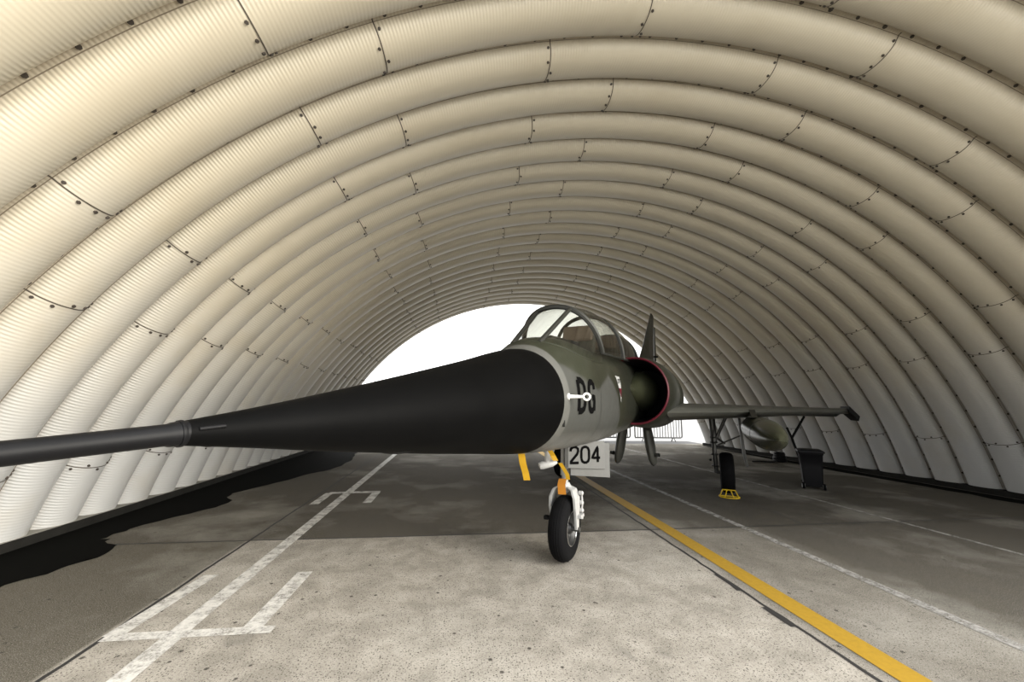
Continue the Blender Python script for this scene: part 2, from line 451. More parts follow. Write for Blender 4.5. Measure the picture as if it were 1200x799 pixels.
o = blob('wet_stain', [(-4.9, 3.0), (-4.05, 3.2), (-3.9, 4.3), (-3.72, 5.0), (-3.78, 5.38), (-4.12, 5.75), (-3.95, 6.5), (-3.6, 7.3), (-3.9, 8.1), (-3.3, 9.9), (-2.95, 11.3), (-3.1, 13.5), (-3.7, 15.5), (-4.9, 16.5), (-4.9, 12.), (-4.9, 7)], M['wet'], .0028)
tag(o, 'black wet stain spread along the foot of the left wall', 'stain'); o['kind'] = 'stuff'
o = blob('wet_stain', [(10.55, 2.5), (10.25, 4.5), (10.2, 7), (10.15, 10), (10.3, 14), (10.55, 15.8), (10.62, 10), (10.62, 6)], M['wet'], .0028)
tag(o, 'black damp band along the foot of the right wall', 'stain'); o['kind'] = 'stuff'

# ------------------------------------------------------------------ the aircraft (local x = aft, y = -(its left), z = up)
HD = math.radians(34.2)
ORG = (1.179, 4.424, 0)
jet = empty('fighter_jet', ORG, PI / 2 - HD, 'camouflaged two-seat delta-wing jet with long black nose parked in the shelter', 'aircraft')
def P(t, v, z): return (t, -v, z)
def interp(tab, t):
    xs = [r[0] for r in tab]
    return [float(np.interp(t, xs, [r[k] for r in tab])) for k in range(1, len(tab[0]))]
def smooth_tab(tab, n):
    xs = np.array([r[0] for r in tab]); out = []
    # monotone-ish cubic through the stations
    Y = np.array([r[1:] for r in tab]); d = np.gradient(Y, xs, axis=0)
    for t in np.linspace(xs[0], xs[-1], n):
        i = min(max(np.searchsorted(xs, t, 'right') - 1, 0), len(xs) - 2); h = xs[i + 1] - xs[i]; s_ = (t - xs[i]) / h
        y = (2 * s_**3 - 3 * s_**2 + 1) * Y[i] + (s_**3 - 2 * s_**2 + s_) * h * d[i] + (-2 * s_**3 + 3 * s_**2) * Y[i + 1] + (s_**3 - s_**2) * h * d[i + 1]
        out.append((t, *y))
    return out
# stations: t, centre z, half width, up, down, exponent
CORE = [(-1.22, 1.685, .435, .445, .445, 2.0), (-.95, 1.69, .475, .575, .465, 2.12), (-.6, 1.69, .51, .63, .475, 2.35), (0, 1.70, .55, .61, .49, 2.6), (.6, 1.70, .57, .61, .49, 2.6),
        (1.2, 1.71, .575, .67, .48, 2.6), (2, 1.73, .58, .76, .48, 2.5), (3, 1.75, .58, .80, .48, 2.4), (4.5, 1.76, .58, .78, .5, 2.3), (6.5, 1.78, .58, .66, .54, 2.1), (8.2, 1.8, .55, .56, .54, 2.0), (8.9, 1.8, .50, .51, .50, 2.0)]
CS = smooth_tab(CORE, 90)
def sec(row, n=64):
    t, zc, hw_, u, d, e = row; R = []
    for k in range(n):
        a = 2 * PI * k / n; c, s_ = math.cos(a), math.sin(a)
        R.append(P(t, hw_ * math.copysign(abs(c) ** (2 / e), c), zc + (u if s_ > 0 else d) * math.copysign(abs(s_) ** (2 / e), s_)))
    return R
def side_v(t, z, off=.004):
    zc, hw_, u, d, e = interp(CS, t)
    q = min(abs(z - zc) / (u if z > zc else d), .999)
    return hw_ * (1 - q ** e) ** (1 / e) + off
m = MB(); m.loft([sec(r) for r in CS]); fus = m.build('fuselage', M['camo'], jet)
# panel lines round the fuselage
m = MB()
for t in (-.35, .32, .9):
    r = list(interp(CS, t)); ra = sec((t - .003, r[0], r[1] + .002, r[2] + .002, r[3] + .002, r[4])); rb = sec((t + .003, r[0], r[1] + .002, r[2] + .002, r[3] + .002, r[4]))
    m.loft([ra, rb], False, False)
m.build('panel_line', M['dark'], fus)

# radome
RAD = [(-3.62, 1.545, .040), (-3.45, 1.551, .066), (-3.1, 1.565, .126), (-2.7, 1.587, .195), (-2.3, 1.612, .264), (-1.9, 1.64, .333), (-1.55, 1.667, .397), (-1.3, 1.683, .436), (-1.215, 1.685, .444)]
RS = smooth_tab(RAD, 50)
m = MB(); m.loft([[P(t, r * math.cos(a), zc + r * math.sin(a)) for a in [2 * PI * k / 64 for k in range(64)]] for t, zc, r in RS])
rad = m.build('radome', M['radome'], jet)
# probe on the tip
pz = lambda t: 1.545 + (t + 3.62) * .075
m = MB(); pts = [(-3.58, .041), (-3.66, .038), (-3.67, .034), (-3.9, .0315), (-4.4, .029), (-4.75, .026), (-4.9, .013), (-5.25, .011), (-5.30, .005)]
m.loft([[P(t, r * math.cos(a), pz(t) + r * math.sin(a)) for a in [2 * PI * k / 28 for k in range(28)]] for t, r in pts])
pr = m.build('pitot_probe', M['probe'], jet)
m = MB()
for a0 in (.25,):
    m.tube([P(-3.60, .041, pz(-3.6) + .012), P(-3.53, .053, pz(-3.53) + .014)], .007, 10)
m.lathe(P(-3.64, 0, pz(-3.64)), (1, 0, .075), [(0, .042), (.006, .043), (.012, .042)], 28)
m.build('probe_collar', M['probe'], pr)
m = MB(); m.lathe(P(-2.62, 0, 1.405), (0, 0, -1), [(-.05, .085), (0, .08), (.012, .07), (.02, .04), (.022, .0)], 24)
for i, v in enumerate(m.v): m.v[i] = (v[0] * 1.0 + (v[0] + 2.62) * .6, v[1], v[2])
m.build('radome_vent', M['black'], rad)

# lettering that follows the skin
LET = {'D': [[(0, 0), (0, 1)], [(0, 1), (.28, 1), (.48, .92), (.56, .76), (.56, .24), (.48, .08), (.28, 0), (0, 0)]],
       'G': [[(.56, .74), (.54, .9), (.42, .99), (.2, .99), (.06, .9), (0, .74), (0, .26), (.06, .1), (.2, .01), (.4, .01), (.52, .1), (.56, .24), (.56, .46), (.32, .46)], [(.56, .24), (.56, 0)]],
       '2': [[(0, .74), (.04, .9), (.18, 1), (.4, 1), (.53, .9), (.55, .74), (.48, .56), (.02, .08), (0, 0), (.58, 0)]],
       '0': [[(0, .25), (0, .75), (.07, .92), (.2, 1), (.36, 1), (.49, .92), (.56, .75), (.56, .25), (.49, .08), (.36, 0), (.2, 0), (.07, .08), (0, .25)]],
       '4': [[(.42, 0), (.42, 1), (0, .28), (.6, .28)]]}
def glyph(ch, w, h, sw, place):
    V = []; Fc = []
    for st_ in LET[ch]:
        Q = [np.array((x / .58 * w, y * h)) for x, y in st_]; D = [Q[0]]
        for a, b in zip(Q, Q[1:]):
            n = max(1, int(np.linalg.norm(b - a) / .02)); D += [a + (b - a) * i / n for i in range(1, n + 1)]
        base = len(V)
        for i, p in enumerate(D):
            d = D[min(i + 1, len(D) - 1)] - D[max(i - 1, 0)]; L_ = np.linalg.norm(d); d = d / L_ if L_ else np.array((1, 0))
            n = np.array((-d[1], d[0]))
            for k in (-1, -.33, .33, 1): V.append(place(*(p + n * k * sw / 2)))
        for i in range(len(D) - 1):
            for k in range(3): Fc.append((base + 4 * i + k, base + 4 * i + k + 1, base + 4 * i + k + 5, base + 4 * i + k + 4))
    return V, Fc
def letters(text, t0, z0, w, h, gap, sw, place, parent, name='lettering'):
    m = MB(); x = 0
    for ch in text:
        m.add(*glyph(ch, w, h, sw, lambda a, b, x=x: place(t0 + x + a, z0 + b))); x += w + gap
    return m.build(name, M['letter'], parent, False)
letters('DG', -.925, 1.60, .135, .27, .10, .058, lambda t, z: P(t, side_v(t, z), z), fus)
# ejection warning triangle
def skin_poly(pts, mt, name, parent, off=.005, n=8):
    a, b, c = pts; V = []; Fc = []; idx = {}
    for i in range(n + 1):
        for j in range(n + 1 - i):
            u, v_ = i / n, j / n; t = a[0] + (b[0] - a[0]) * u + (c[0] - a[0]) * v_; z = a[1] + (b[1] - a[1]) * u + (c[1] - a[1]) * v_
            idx[i, j] = len(V); V.append(P(t, side_v(t, z, off), z))
    for i in range(n):
        for j in range(n - i):
            Fc.append((idx[i, j], idx[i + 1, j], idx[i, j + 1]))
            if i + j < n - 1: Fc.append((idx[i + 1, j], idx[i + 1, j + 1], idx[i, j + 1]))
    return mk(name, V, Fc, mt, parent, False)
tr = skin_poly([(.30, 1.99), (.50, 1.99), (.42, 1.68)], M['white'], 'warning_triangle', fus)
skin_poly([(.345, 1.85), (.465, 1.85), (.418, 1.74)], M['red'], 'triangle_centre', fus, .008)
m = MB(); 
for k in range(2): m.add(*glyph('0', .05, .05, .012, lambda a, b, k=k: P(.345 + .065 * k + a, side_v(.4, 1.93, .009), 1.905 + b)))
m.build('triangle_lettering', M['letter'], fus, False)
# white ringed fitting behind the radome
m = MB(); b0 = Vector(P(-1.12, side_v(-1.12, 1.72, -.01), 1.72)); b1 = b0 + Vector(P(.02, .125, .0))
m.tube([b0, b0 + (b1 - b0) * .12], .028, 14); m.tube([b0, b1], [.017, .012], 12)
m.torus(b1 + Vector(P(.01, .028, 0)), P(.9, -.35, 0), .026, .009, 24, 8)
m.build('sensor_fitting', M['fitting'], jet)
m = MB(); m.box(P(-1.14, side_v(-1.14, 1.50, .004), 1.50), (.012, .02, .055)); m.build('skin_latch', M['dark'], fus, False, .003)

# cockpit glazing ------------------------------------------------------------
def arcpts(base_t, base_v, base_z, top_t, top_z, n=24, e=2.2):
    out = []
    for i in range(n + 1):
        a = PI * i / n; c, s_ = math.cos(a), math.sin(a)
        v = -base_v * math.copysign(abs(c) ** (2 / e), c); k = abs(s_) ** (2 / e)
        out.append((base_t + (top_t - base_t) * k, v, base_z + (top_z - base_z) * k))
    return out
HOOP = arcpts(.02, .46, 2.22, -.30, 2.715)
HP2 = arcpts(1.10, .48, 2.27, .98, 2.86)
HP3 = arcpts(2.55, .44, 2.36, 2.35, 2.82)
def base_curve(n=24):
    out = []
    for i in range(n + 1):
        a = PI * i / n; c, s_ = math.cos(a), math.sin(a); v = -.46 * math.copysign(abs(c) ** .9, c)
        t = .02 - 1.06 * abs(s_) ** .8
        zc, hw_, u, d, e = interp(CS, t)
        q = min(abs(v) / hw_, .999); z = zc + u * (1 - q ** e) ** (1 / e) - .01
        out.append((t, v, z))
    return out
BASE = base_curve()
def ruled(a, b, n=8, bulge=0):
    V = []; m_ = len(a)
    for j in range(n + 1):
        s_ = j / n
        for (p, q) in zip(a, b):
            t, v, z = [p[k] + (q[k] - p[k]) * s_ for k in range(3)]
            bz = bulge * math.sin(PI * s_)
            V.append(P(t, v * (1 + bz * .3), z + bz * max(0, (z - 2.3))))
    return V, [(j * m_ + i, j * m_ + i + 1, (j + 1) * m_ + i + 1, (j + 1) * m_ + i) for j in range(n) for i in range(m_ - 1)]
ws = mk('windscreen', *ruled(BASE, HOOP), M['glass'], jet)
cf = mk('canopy', *ruled(HOOP, HP2, 8, .12), M['acrylic'], jet)
cr = mk('canopy', *ruled(HP2, HP3, 8, .06), M['acrylic'], jet)
def bar(a, b, w, name, parent, n=8, mt='camo'):
    m = MB(); m.tube([P(*[a[k] + (b[k] - a[k]) * i / n for k in range(3)]) for i in range(n + 1)], w, 8); return m.build(name, M[mt], parent)
def frame(curve, w, name, parent, mt='dark'):
    m = MB(); m.tube([P(*p) for p in curve], w, 8); return m.build(name, M[mt], parent)
frame(HOOP, .030, 'windscreen_arch', ws); frame(HP2, .026, 'canopy_arch', cf); frame(HP3, .022, 'canopy_arch', cr)
frame(BASE, .014, 'windscreen_sill', ws, 'camo')
for s_ in (-1, 1):
    i = 12 + s_ * 2; bar(BASE[i], HOOP[12 + s_ * 3], .024, 'windscreen_pillar', ws, mt='dark')
    e_ = 0 if s_ < 0 else -1
    bar(HOOP[e_], HP2[e_], .018, 'canopy_rail', cf, mt='dark'); bar(HP2[e_], HP3[e_], .018, 'canopy_rail', cr, mt='dark')
# fairing behind the canopy running into the spine
SP = arcpts(4.6, .30, 2.42, 4.3, 2.58)
mk('dorsal_fairing', *ruled(HP3, SP, 10, 0), M['camo'], jet)
# seats and coaming
for t0 in (-.02, 1.35):
    m = MB(); rot = Matrix.Rotation(math.radians(-14), 3, 'Y')
    m.box(P(t0 + .62, 0, 2.24 + .04 * t0), (.13, .42, .62), Matrix.Rotation(math.radians(14), 3, 'Y'))
    st_ = m.build('ejection_seat', M['seat'], jet, False, .02)
    m = MB(); m.box(P(t0 + .66, 0, 2.56 + .06 * t0), (.11, .40, .22), Matrix.Rotation(math.radians(14), 3, 'Y')); m.build('headrest', M['brown'], st_, False, .03)
    m = MB(); m.loft([[P(t0 + dt, v, z - drop) for v, z in ((-.30, 2.2), (-.26, 2.32), (0, 2.40), (.26, 2.32), (.30, 2.2))] for dt, drop in ((-.62, .10), (-.35, .01), (-.2, 0), (-.16, .06))])
    m.build('instrument_coaming', M['black'], jet)

# intakes -----------------------------------------------------------------
TRK = [(1.38, .555, .455, 1.86, .462), (1.6, .56, .485, 1.86, .49), (2.4, .52, .56, 1.85, .54), (4, .44, .60, 1.82, .58), (6, .30, .56, 1.8, .58), (7.6, .08, .5, 1.78, .54)]
def ell(t, v, rv, z, rz, s_, n=48, sl=0):
    return [P(t + sl * math.cos(a), s_ * (v + rv * math.cos(a)), z + rz * math.sin(a)) for a in [2 * PI * k / n for k in range(n)]]
for s_ in (1, -1):
    rows = smooth_tab(TRK, 40)
    m = MB(); m.loft([ell(*r, s_) for r in rows], False, True)
    ik = m.build('air_intake', M['camo'], jet)
    t, v, rv, z, rz = rows[0]
    lip = [(0.03, .005), (-.008, .003), (-.02, -.010), (-.012, -.020), (.04, -.026)]
    m = MB(); m.loft([ell(t + dt, v, rv + dr, z, rz + dr, s_) for dt, dr in lip], False, False)
    m.build('intake_lip', M['red'], ik)
    m = MB(); m.loft([ell(t + dt, v, rv - .026 - dr, z, rz - .026 - dr, s_) for dt, dr in ((.05, 0), (.25, .0), (.6, .02), (1.3, .06))], False, True)
    m.build('intake_duct', M['black'], ik)
    # half cone standing on the fuselage side
    m = MB(); cone = []
    for k in range(15):
        q = k / 14; tt = 1.02 + .92 * q; rr = .31 * (q ** .8) * (1 if q < .8 else 1 - .12 * (q - .8) / .2)
        cone.append([P(tt, s_ * (.545 + rr * math.cos(a) * 1.0), 1.87 + rr * 1.12 * math.sin(a)) for a in [2 * PI * i / 32 for i in range(32)]])
    m.loft(cone); m.build('shock_cone', M['tank'], ik)
    # wing -----------------------------------------------------------
    def LE(v): return 1.62 + (v - .95) * (6.5 - 1.62) / (4.11 - .95)
    def wsec(v, te, sg=1):
        le = LE(v); c = te - le; f = (v - .95) / 3.16; th = .32 * (1 - f) + .12 * f; zz = 1.565 + .04 * f
        up = []; lo = []
        for k in range(13):
            x = (1 - math.cos(PI * k / 12)) / 2
            y = th / 2 * 2.2 * (x ** .5) * (1 - x) ** .75 if True else 0
            y = min(y, th / 2)
            up.append(P(le + c * x, s_ * v, zz + y)); lo.append(P(le + c * x, s_ * v, zz - y))
        return up + lo[-2:0:-1]
    m = MB(); m.loft([wsec(v, 6.95) for v in np.linspace(.95, 4.11, 14)])
    wg = m.build('wing', M['under'], jet)
    m = MB()
    m.loft([[P(6.88, s_ * v, 1.585 + h), P(7.32, s_ * v, 1.48), P(7.32, s_ * v, 1.47), P(6.88, s_ * v, 1.57 - h)] for v, h in ((1.0, .035), (4.05, .015))])
    m.build('elevon', M['dark'], wg, False)
    m = MB()
    m.loft([[P(6.35, s_ * 4.08, 1.71), P(7.05, s_ * 4.08, 1.71), P(7.05, s_ * 4.06, 1.60), P(6.35, s_ * 4.06, 1.60)], [P(6.45, s_ * 4.26, 1.50), P(7.0, s_ * 4.26, 1.50), P(7.0, s_ * 4.23, 1.40), P(6.45, s_ * 4.23, 1.40)]])
    m.build('wing_tip', M['black'], wg, False, .01)
    # drop tank under the wing
    tz, tv = 1.285, 2.17
    tp = [(1.15, .004), (1.2, .045), (1.35, .098), (1.6, .15), (2.0, .190), (2.5, .21), (3.2, .218), (4.2, .21), (5.0, .15), (5.7, .05), (5.85, .004)]
    m = MB(); m.loft([[P(t_, s_ * tv + r_ * math.cos(a), tz + r_ * math.sin(a)) for a in [2 * PI * k / 32 for k in range(32)]] for t_, r_ in smooth_tab(tp, 40)])
    tk = m.build('drop_tank', M['tank'], jet)
    m = MB(); m.prism([P(3.35, s_ * tv - .04, 1.62), P(2.9, s_ * tv - .04, 1.50), P(4.8, s_ * tv - .04, 1.45), P(5.2, s_ * tv - .04, 1.62)], (0, .08, 0)); m.build('pylon', M['dark'], tk, False)
    m = MB(); m.torus(P(2.35, s_ * tv, tz), (1, 0, 0), .203, .006, 32, 6); m.build('tank_band', M['dark'], tk)
    # main gear ---------------------------------------------------------
    v0 = 1.70; gx = 4.88
    m = MB(); m.tube([P(gx, s_ * 1.49, 1.56), P(gx, s_ * 1.50, .95)], .06, 14); m.tube([P(gx, s_ * 1.50, .95), P(gx, s_ * 1.51, .36)], .042, 14)
    m.tube([P(gx, s_ * 1.51, .38), P(gx, s_ * 1.72, .38)], .035, 12)
    for z_ in (1.05, .95, .72, .5): m.torus(P(gx, s_ * 1.5, z_), (0, 0, 1), .055, .018, 16, 6)
    gear = m.build('main_gear', M['strut'], jet)
    m = MB(); m.tube([P(gx, s_ * 1.78, 1.54), P(gx - .02, s_ * 1.54, 1.02)], .032, 10); m.tube([P(gx + .25, s_ * 1.5, 1.54), P(gx + .02, s_ * 1.5, .98)], .028, 10)
    m.tube([P(gx + .02, s_ * 1.52, 1.06), P(gx + .10, s_ * 1.70, .93)], .02, 8); m.build('side_brace', M['strut'], gear)
    m = MB(); m.tube([P(gx - .06, s_ * 1.5, 1.2), P(gx - .07, s_ * 1.47, .8), P(gx - .06, s_ * 1.49, .45)], .009, 8); m.tube([P(gx - .05, s_ * 1.44, .62), P(gx - .05, s_ * 1.40, .60)], .02, 8)
    m.build('brake_hose', M['black'], gear)
    m = MB(); R_, w_ = .385, .125
    m.lathe(P(gx, s_ * v0, R_), (0, 1, 0), [(-w_ * .8, .22), (-w_, .26), (-w_, .32), (-w_ * .85, .36), (-w_ * .5, .382), (0, .385), (w_ * .5, .382), (w_ * .85, .36), (w_, .32), (w_, .26), (w_ * .8, .22)], 48, False)
    ty = m.build('tyre', M['rubber'], gear)
    m = MB(); m.lathe(P(gx, s_ * v0, R_), (0, 1, 0), [(-.1, .0), (-.1, .06), (-.06, .09), (-.05, .2), (-.1, .225), (.1, .225), (.05, .2), (.06, .09), (.1, .06), (.1, 0)], 32, False); m.build('wheel_hub', M['hub'], ty)
    # door hanging outboard
    m = MB(); m.prism([P(gx - .16, s_ * 1.95, 1.44), P(gx + .22, s_ * 1.95, 1.44), P(gx + .16, s_ * 1.99, .75), P(gx + .08, s_ * 2.03, .52), P(gx - .06, s_ * 2.03, .52), P(gx - .14, s_ * 1.99, .80)], (0, -s_ * .045, 0))
    gd = m.build('gear_door', M['door'], jet, False, .006)
    m = MB(); m.tube([P(gx, s_ * 1.97, 1.1), P(gx, s_ * 1.56, .9)], .014, 8); m.build('door_link', M['strut'], gd)

# ventral blades
for (vt, zt, vb, zb) in ((-.02, 1.28, -.15, .58), (.40, 1.30, .50, .585)):
    m = MB(); t0 = 3.55; d = Vector((0, -(vb - vt), zb - zt))
    ring = lambda c, hx, hy: [(c[0] + hx * math.cos(a), c[1] + hy * math.sin(a), c[2]) for a in [2 * PI * k / 20 for k in range(20)]]
    rows = []
    for q, hx, hy in ((0, .16, .075), (.3, .20, .085), (.6, .21, .085), (.85, .17, .07), (.95, .12, .05), (1, .05, .02)):
        c = Vector(P(t0, vt, zt)) + d * q; rows.append(ring(c, hx, hy))
    m.loft(rows); bl = m.build('ventral_blade', M['under'], jet)
    m = MB(); sg = -1 if vb < 0 else 1
    c = Vector(P(t0 - .08, vt, zt)) + d * .72 + Vector(P(0, sg * .10, 0)); m.lathe(c, (0, 1, 0), [(-.05, .03), (.05, .03)], 12); m.lathe(c + Vector((-.02, 0, 0)), (1, 0, 0), [(-.06, .02), (.02, .035)], 12)
    m.build('blade_stud', M['dark'], bl)
# small fairings under the intake
m = MB(); m.lathe(P(2.6, .55, 1.33), (1, 0, 0), [(-.25, .0), (-.15, .05), (0, .07), (.2, .05), (.3, 0)], 16); m.build('belly_fairing', M['dark'], jet)

# fin, rudder, nozzle
def fsec(z, le, te, th):
    pts = []
    for k in range(9):
        x = k / 8; y = th / 2 * 2.4 * (x ** .5) * (1 - x) ** .8; pts.append((le + (te - le) * x, y, z))
    return pts + [(a, -b, c) for a, b, c in pts[-2:0:-1]]
m = MB(); m.loft([fsec(2.3, 4.75, 8.35, .20), fsec(3.2, 6.25, 8.42, .14), fsec(4.42, 8.05, 8.75, .06)]); fin = m.build('tail_fin', M['camo'], jet)
m = MB(); m.loft([fsec(2.4, 8.37, 8.95, .09), fsec(4.1, 8.70, 9.0, .04)]); m.build('rudder', M['under'], fin)
m = MB(); m.tube([P(8.1, 0, 3.1), P(8.1, .16, 3.1)], .03, 8); m.build('fin_light', M['black'], fin)
m = MB(); m.lathe(P(8.7, 0, 1.8), (1, 0, 0), [(0, .49), (.3, .46), (.62, .40), (.62, .37), (.3, .40), (0, .42)], 40, False); m.build('exhaust_nozzle', M['dark'], jet)

# nose gear
t0 = .06; R_ = .335; w_ = .098
m = MB(); m.tube([P(.10, 0, 1.28), P(.08, 0, .88)], .05, 16); m.tube([P(.08, 0, .90), P(.07, 0, .70)], .036, 14)
m.lathe(P(.07, 0, .76), (0, 0, 1), [(-.05, .05), (0, .075), (.05, .05)], 18)
m.torus(P(.09, 0, 1.0), (0, 0, 1), .05, .014, 18, 8)
leg = m.build('nose_gear', M['white'], jet)
for s_ in (-1, 1):
    m = MB()
    path = [((.07), .04, .77), (.06, .10, .745), (.05, .135, .66), (.045, .14, .56), (.05, .137, .47), (t0, .135, R_)]
    rows = []
    for i, (a, b, c) in enumerate(path):
        hx = (.06, .075, .085, .075, .05, .035)[i]; hy = .016
        rows.append([P(a - hx, s_ * (b - hy), c), P(a + hx, s_ * (b - hy), c), P(a + hx, s_ * (b + hy), c), P(a - hx, s_ * (b + hy), c)])
    m.loft(rows); m.build('fork_arm', M['white'], leg, False, .006)
m = MB(); m.tube([P(t0, -.17, R_), P(t0, .17, R_)], .024, 14); m.build('axle', M['strut'], leg)
m = MB()
m.lathe(P(t0, 0, R_), (0, 1, 0), [(-w_ * .75, .17), (-w_ * .97, .20)] + [(w_ * math.sin(b), .235 + .10 * math.cos(b) ** .75) for b in [PI * (k / 20 - .5) for k in range(1, 20)]] + [(w_ * .97, .20), (w_ * .75, .17)], 64, False)
ty = m.build('tyre', M['rubber'], leg)
m = MB()
for k in range(5):
    v = (-.05, -.025, 0, .025, .05)[k]; m.torus(P(t0, v, R_), (0, 1, 0), .235 + .10 * math.sqrt(1 - (v / w_) ** 2) ** .75 - .0005, .003, 64, 6)
m.build('tread_rib', M['rubber'], ty)
m = MB()
m.lathe(P(t0, 0, R_), (0, 1, 0), [(-.08, 0), (-.08, .045), (-.045, .06), (-.035, .14), (-.075, .168), (-.08, .178), (.08, .178), (.075, .168), (.035, .14), (.045, .06), (.08, .045), (.08, 0)], 40, False)
hb = m.build('wheel_rim', M['hub'], ty)
m = MB()
for s_ in (-1, 1): m.torus(P(t0, s_ * .081, R_), (0, 1, 0), .172, .008, 48, 8)
m.build('rim_ring', M['chrome'], hb)
m = MB()
for z_, a in ((.70, .09), (.60, .10), (.52, .09)):
    m.lathe(P(.12, .165, z_), (0, 1, 0), [(-.03, .012), (-.02, .024), (.02, .024), (.03, .012)], 12)
m.tube([P(.13, .17, .70), P(.14, .175, .6), P(.13, .17, .50)], .011, 8); m.box(P(.08, .17, .475), (.12, .05, .03)); m.lathe(P(.10, .175, .44), (0, 0, 1), [(0, .02), (.03, .024)], 12)
m.build('steering_link', M['white'], leg)
m = MB(); m.tube([P(.0, -.17, .44), P(.0, -.21, .44)], .018, 10); m.box(P(.0, -.19, .43), (.05, .05, .04)); m.build('jacking_lug', M['black'], leg, False, .004)
m = MB()
m.tube([P(.14, -.03, 1.1), P(.17, -.02, .9), P(.12, .02, .74), P(.15, .11, .66), P(.15, .15, .55)], .009, 8); m.build('hydraulic_hose', M['black'], leg)
# numbered doors on the leg
def plate(c0, c1, z0, z1, th, name, mt, parent, skew=0):
    a = Vector(P(*c0, 0)); b = Vector(P(*c1, 0)); d = (b - a).normalized(); n = Vector((-d.y, d.x, 0)) * th
    up = Vector((0, 0, 1))
    m = MB(); m.prism([a + up * z0[0], b + up * z0[1], b + up * z1[1], a + up * z1[0]], n); return m.build(name, M[mt], parent, False, .004), a, d
dr2, _, _ = plate((-.03, .10), (.30, .45), (.90, .86), (1.22, 1.24), .02, 'gear_door', 'door', leg)
dr, A_, D_ = plate((-.12, .06), (.24, .41), (.985, .955), (1.26, 1.26), .02, 'number_door', 'door', leg)
Nn = Vector((D_.y, -D_.x, 0))
if Nn.x > 0: Nn = -Nn
letters('204', .075, 1.035, .098, .165, .034, .028, lambda a, b: tuple(A_ + D_ * a + Vector((0, 0, b)) + Nn * .004), dr)
m = MB(); q = A_ + D_ * .045 + Nn * .002
m.box(q - D_ * .02 + Vector((0, 0, 1.12)), (.045, .008, .26), Matrix.Rotation(math.atan2(D_.y, D_.x), 3, 'Z')); m.build('door_shadow_strip', M['dark'], dr, False, .003)  # dark strip standing in for the shadow on the door's left edge
# landing light in front of the leg
m = MB(); m.tube([P(-.44, -.01, 1.23), P(-.43, -.01, 1.07)], .026, 12); m.lathe(P(-.43, -.02, 1.055), P(-.45, -.85, -.2), [(-.11, .012), (-.06, .032), (.04, .04), (.07, .034)], 20)
ll = m.build('landing_light', M['white'], jet)
m = MB(); m.lathe(P(-.43, -.02, 1.055), P(-.45, -.85, -.2), [(.071, .032), (.08, .024), (.084, 0)], 20); m.build('lamp_lens', M['chrome'], ll)
# ------------------------------------------------------------------ ribbons hung on the jet
cs, sn = math.cos(PI / 2 - HD), math.sin(PI / 2 - HD)
def W(t, v, z): return (ORG[0] + t * cs + v * sn, ORG[1] + t * sn - v * cs, z)
def ribbon(pts, w, mt, name, label, sw=(1, 0)):
    n = Vector((*sw, 0)).normalized(); V = []; Q = [Vector(W(*p)) for p in pts]; R_ = []
    for i in range(len(Q) - 1):
        for k in range(6): R_.append(Q[i].lerp(Q[i + 1], k / 6))
    R_.append(Q[-1]); th = Vector((n.y, -n.x, 0)) * .003
    for p in R_: V += [p - n * w / 2, p + n * w / 2, p + n * w / 2 + th, p - n * w / 2 + th]
    m = MB(); rows = [V[4 * i:4 * i + 4] for i in range(len(R_))]; m.loft(rows)
    o = m.build(name, M[mt], None, False); tag(o, label, 'ribbon'); return o
ribbon([(-1.12, .02, 1.232), (-1.09, .02, 1.15), (-1.03, .02, 1.06), (-1.0, .02, .995)], .06, 'ribbon', 'warning_ribbon', 'yellow warning ribbon hanging alone below the back edge of the black nose', (1, .1))
ribbon([(-.52, .05, 1.205), (-.46, .06, 1.15), (-.44, .08, 1.10)], .055, 'ribbon', 'warning_ribbon', 'short pale yellow ribbon beside the white landing light under the nose', (1, .2))
ribbon([(-.22, .05, 1.05), (-.16, .07, .98), (-.10, .085, .92), (-.06, .08, .86)], .045, 'ribbon', 'warning_ribbon', 'yellow ribbon trailing from the landing light to the numbered door', (1, .1))
ribbon([(-.03, .01, .86), (-.045, .0, .80), (-.05, .01, .70)], .085, 'orange', 'warning_ribbon', 'orange ribbon tied in the fork over the front wheel', (1, -.2))

# ------------------------------------------------------------------ wheel chock
ch = empty('wheel_chock', W(4.44, 1.70, 0), PI / 2 - HD, 'yellow open-frame chock set against the main wheel under the wing', 'chock')
m = MB(); arc = [(.04, -.17, .012)] + [(-.02 - .13 * math.cos(a), .17 * math.sin(a), .012) for a in [-PI / 2 + PI * k / 12 for k in range(13)]] + [(.04, .17, .012), (.04, -.17, .012)]
m.tube(arc, .011, 8); m.build('base_loop', M['yellow'], ch)
m = MB(); m.tube([(.03, -.15, .012), (.02, -.105, .125), (.02, .105, .125), (.03, .15, .012)], .011, 8); m.build('top_bar', M['yellow'], ch)
m = MB()
for y in (-1, 1): m.tube([(-.14, y * .075, .012), (.02, y * .03, .125)], .010, 8); m.tube([(-.06, y * .16, .012), (.02, y * .105, .125)], .010, 8)
m.build('brace', M['yellow'], ch)

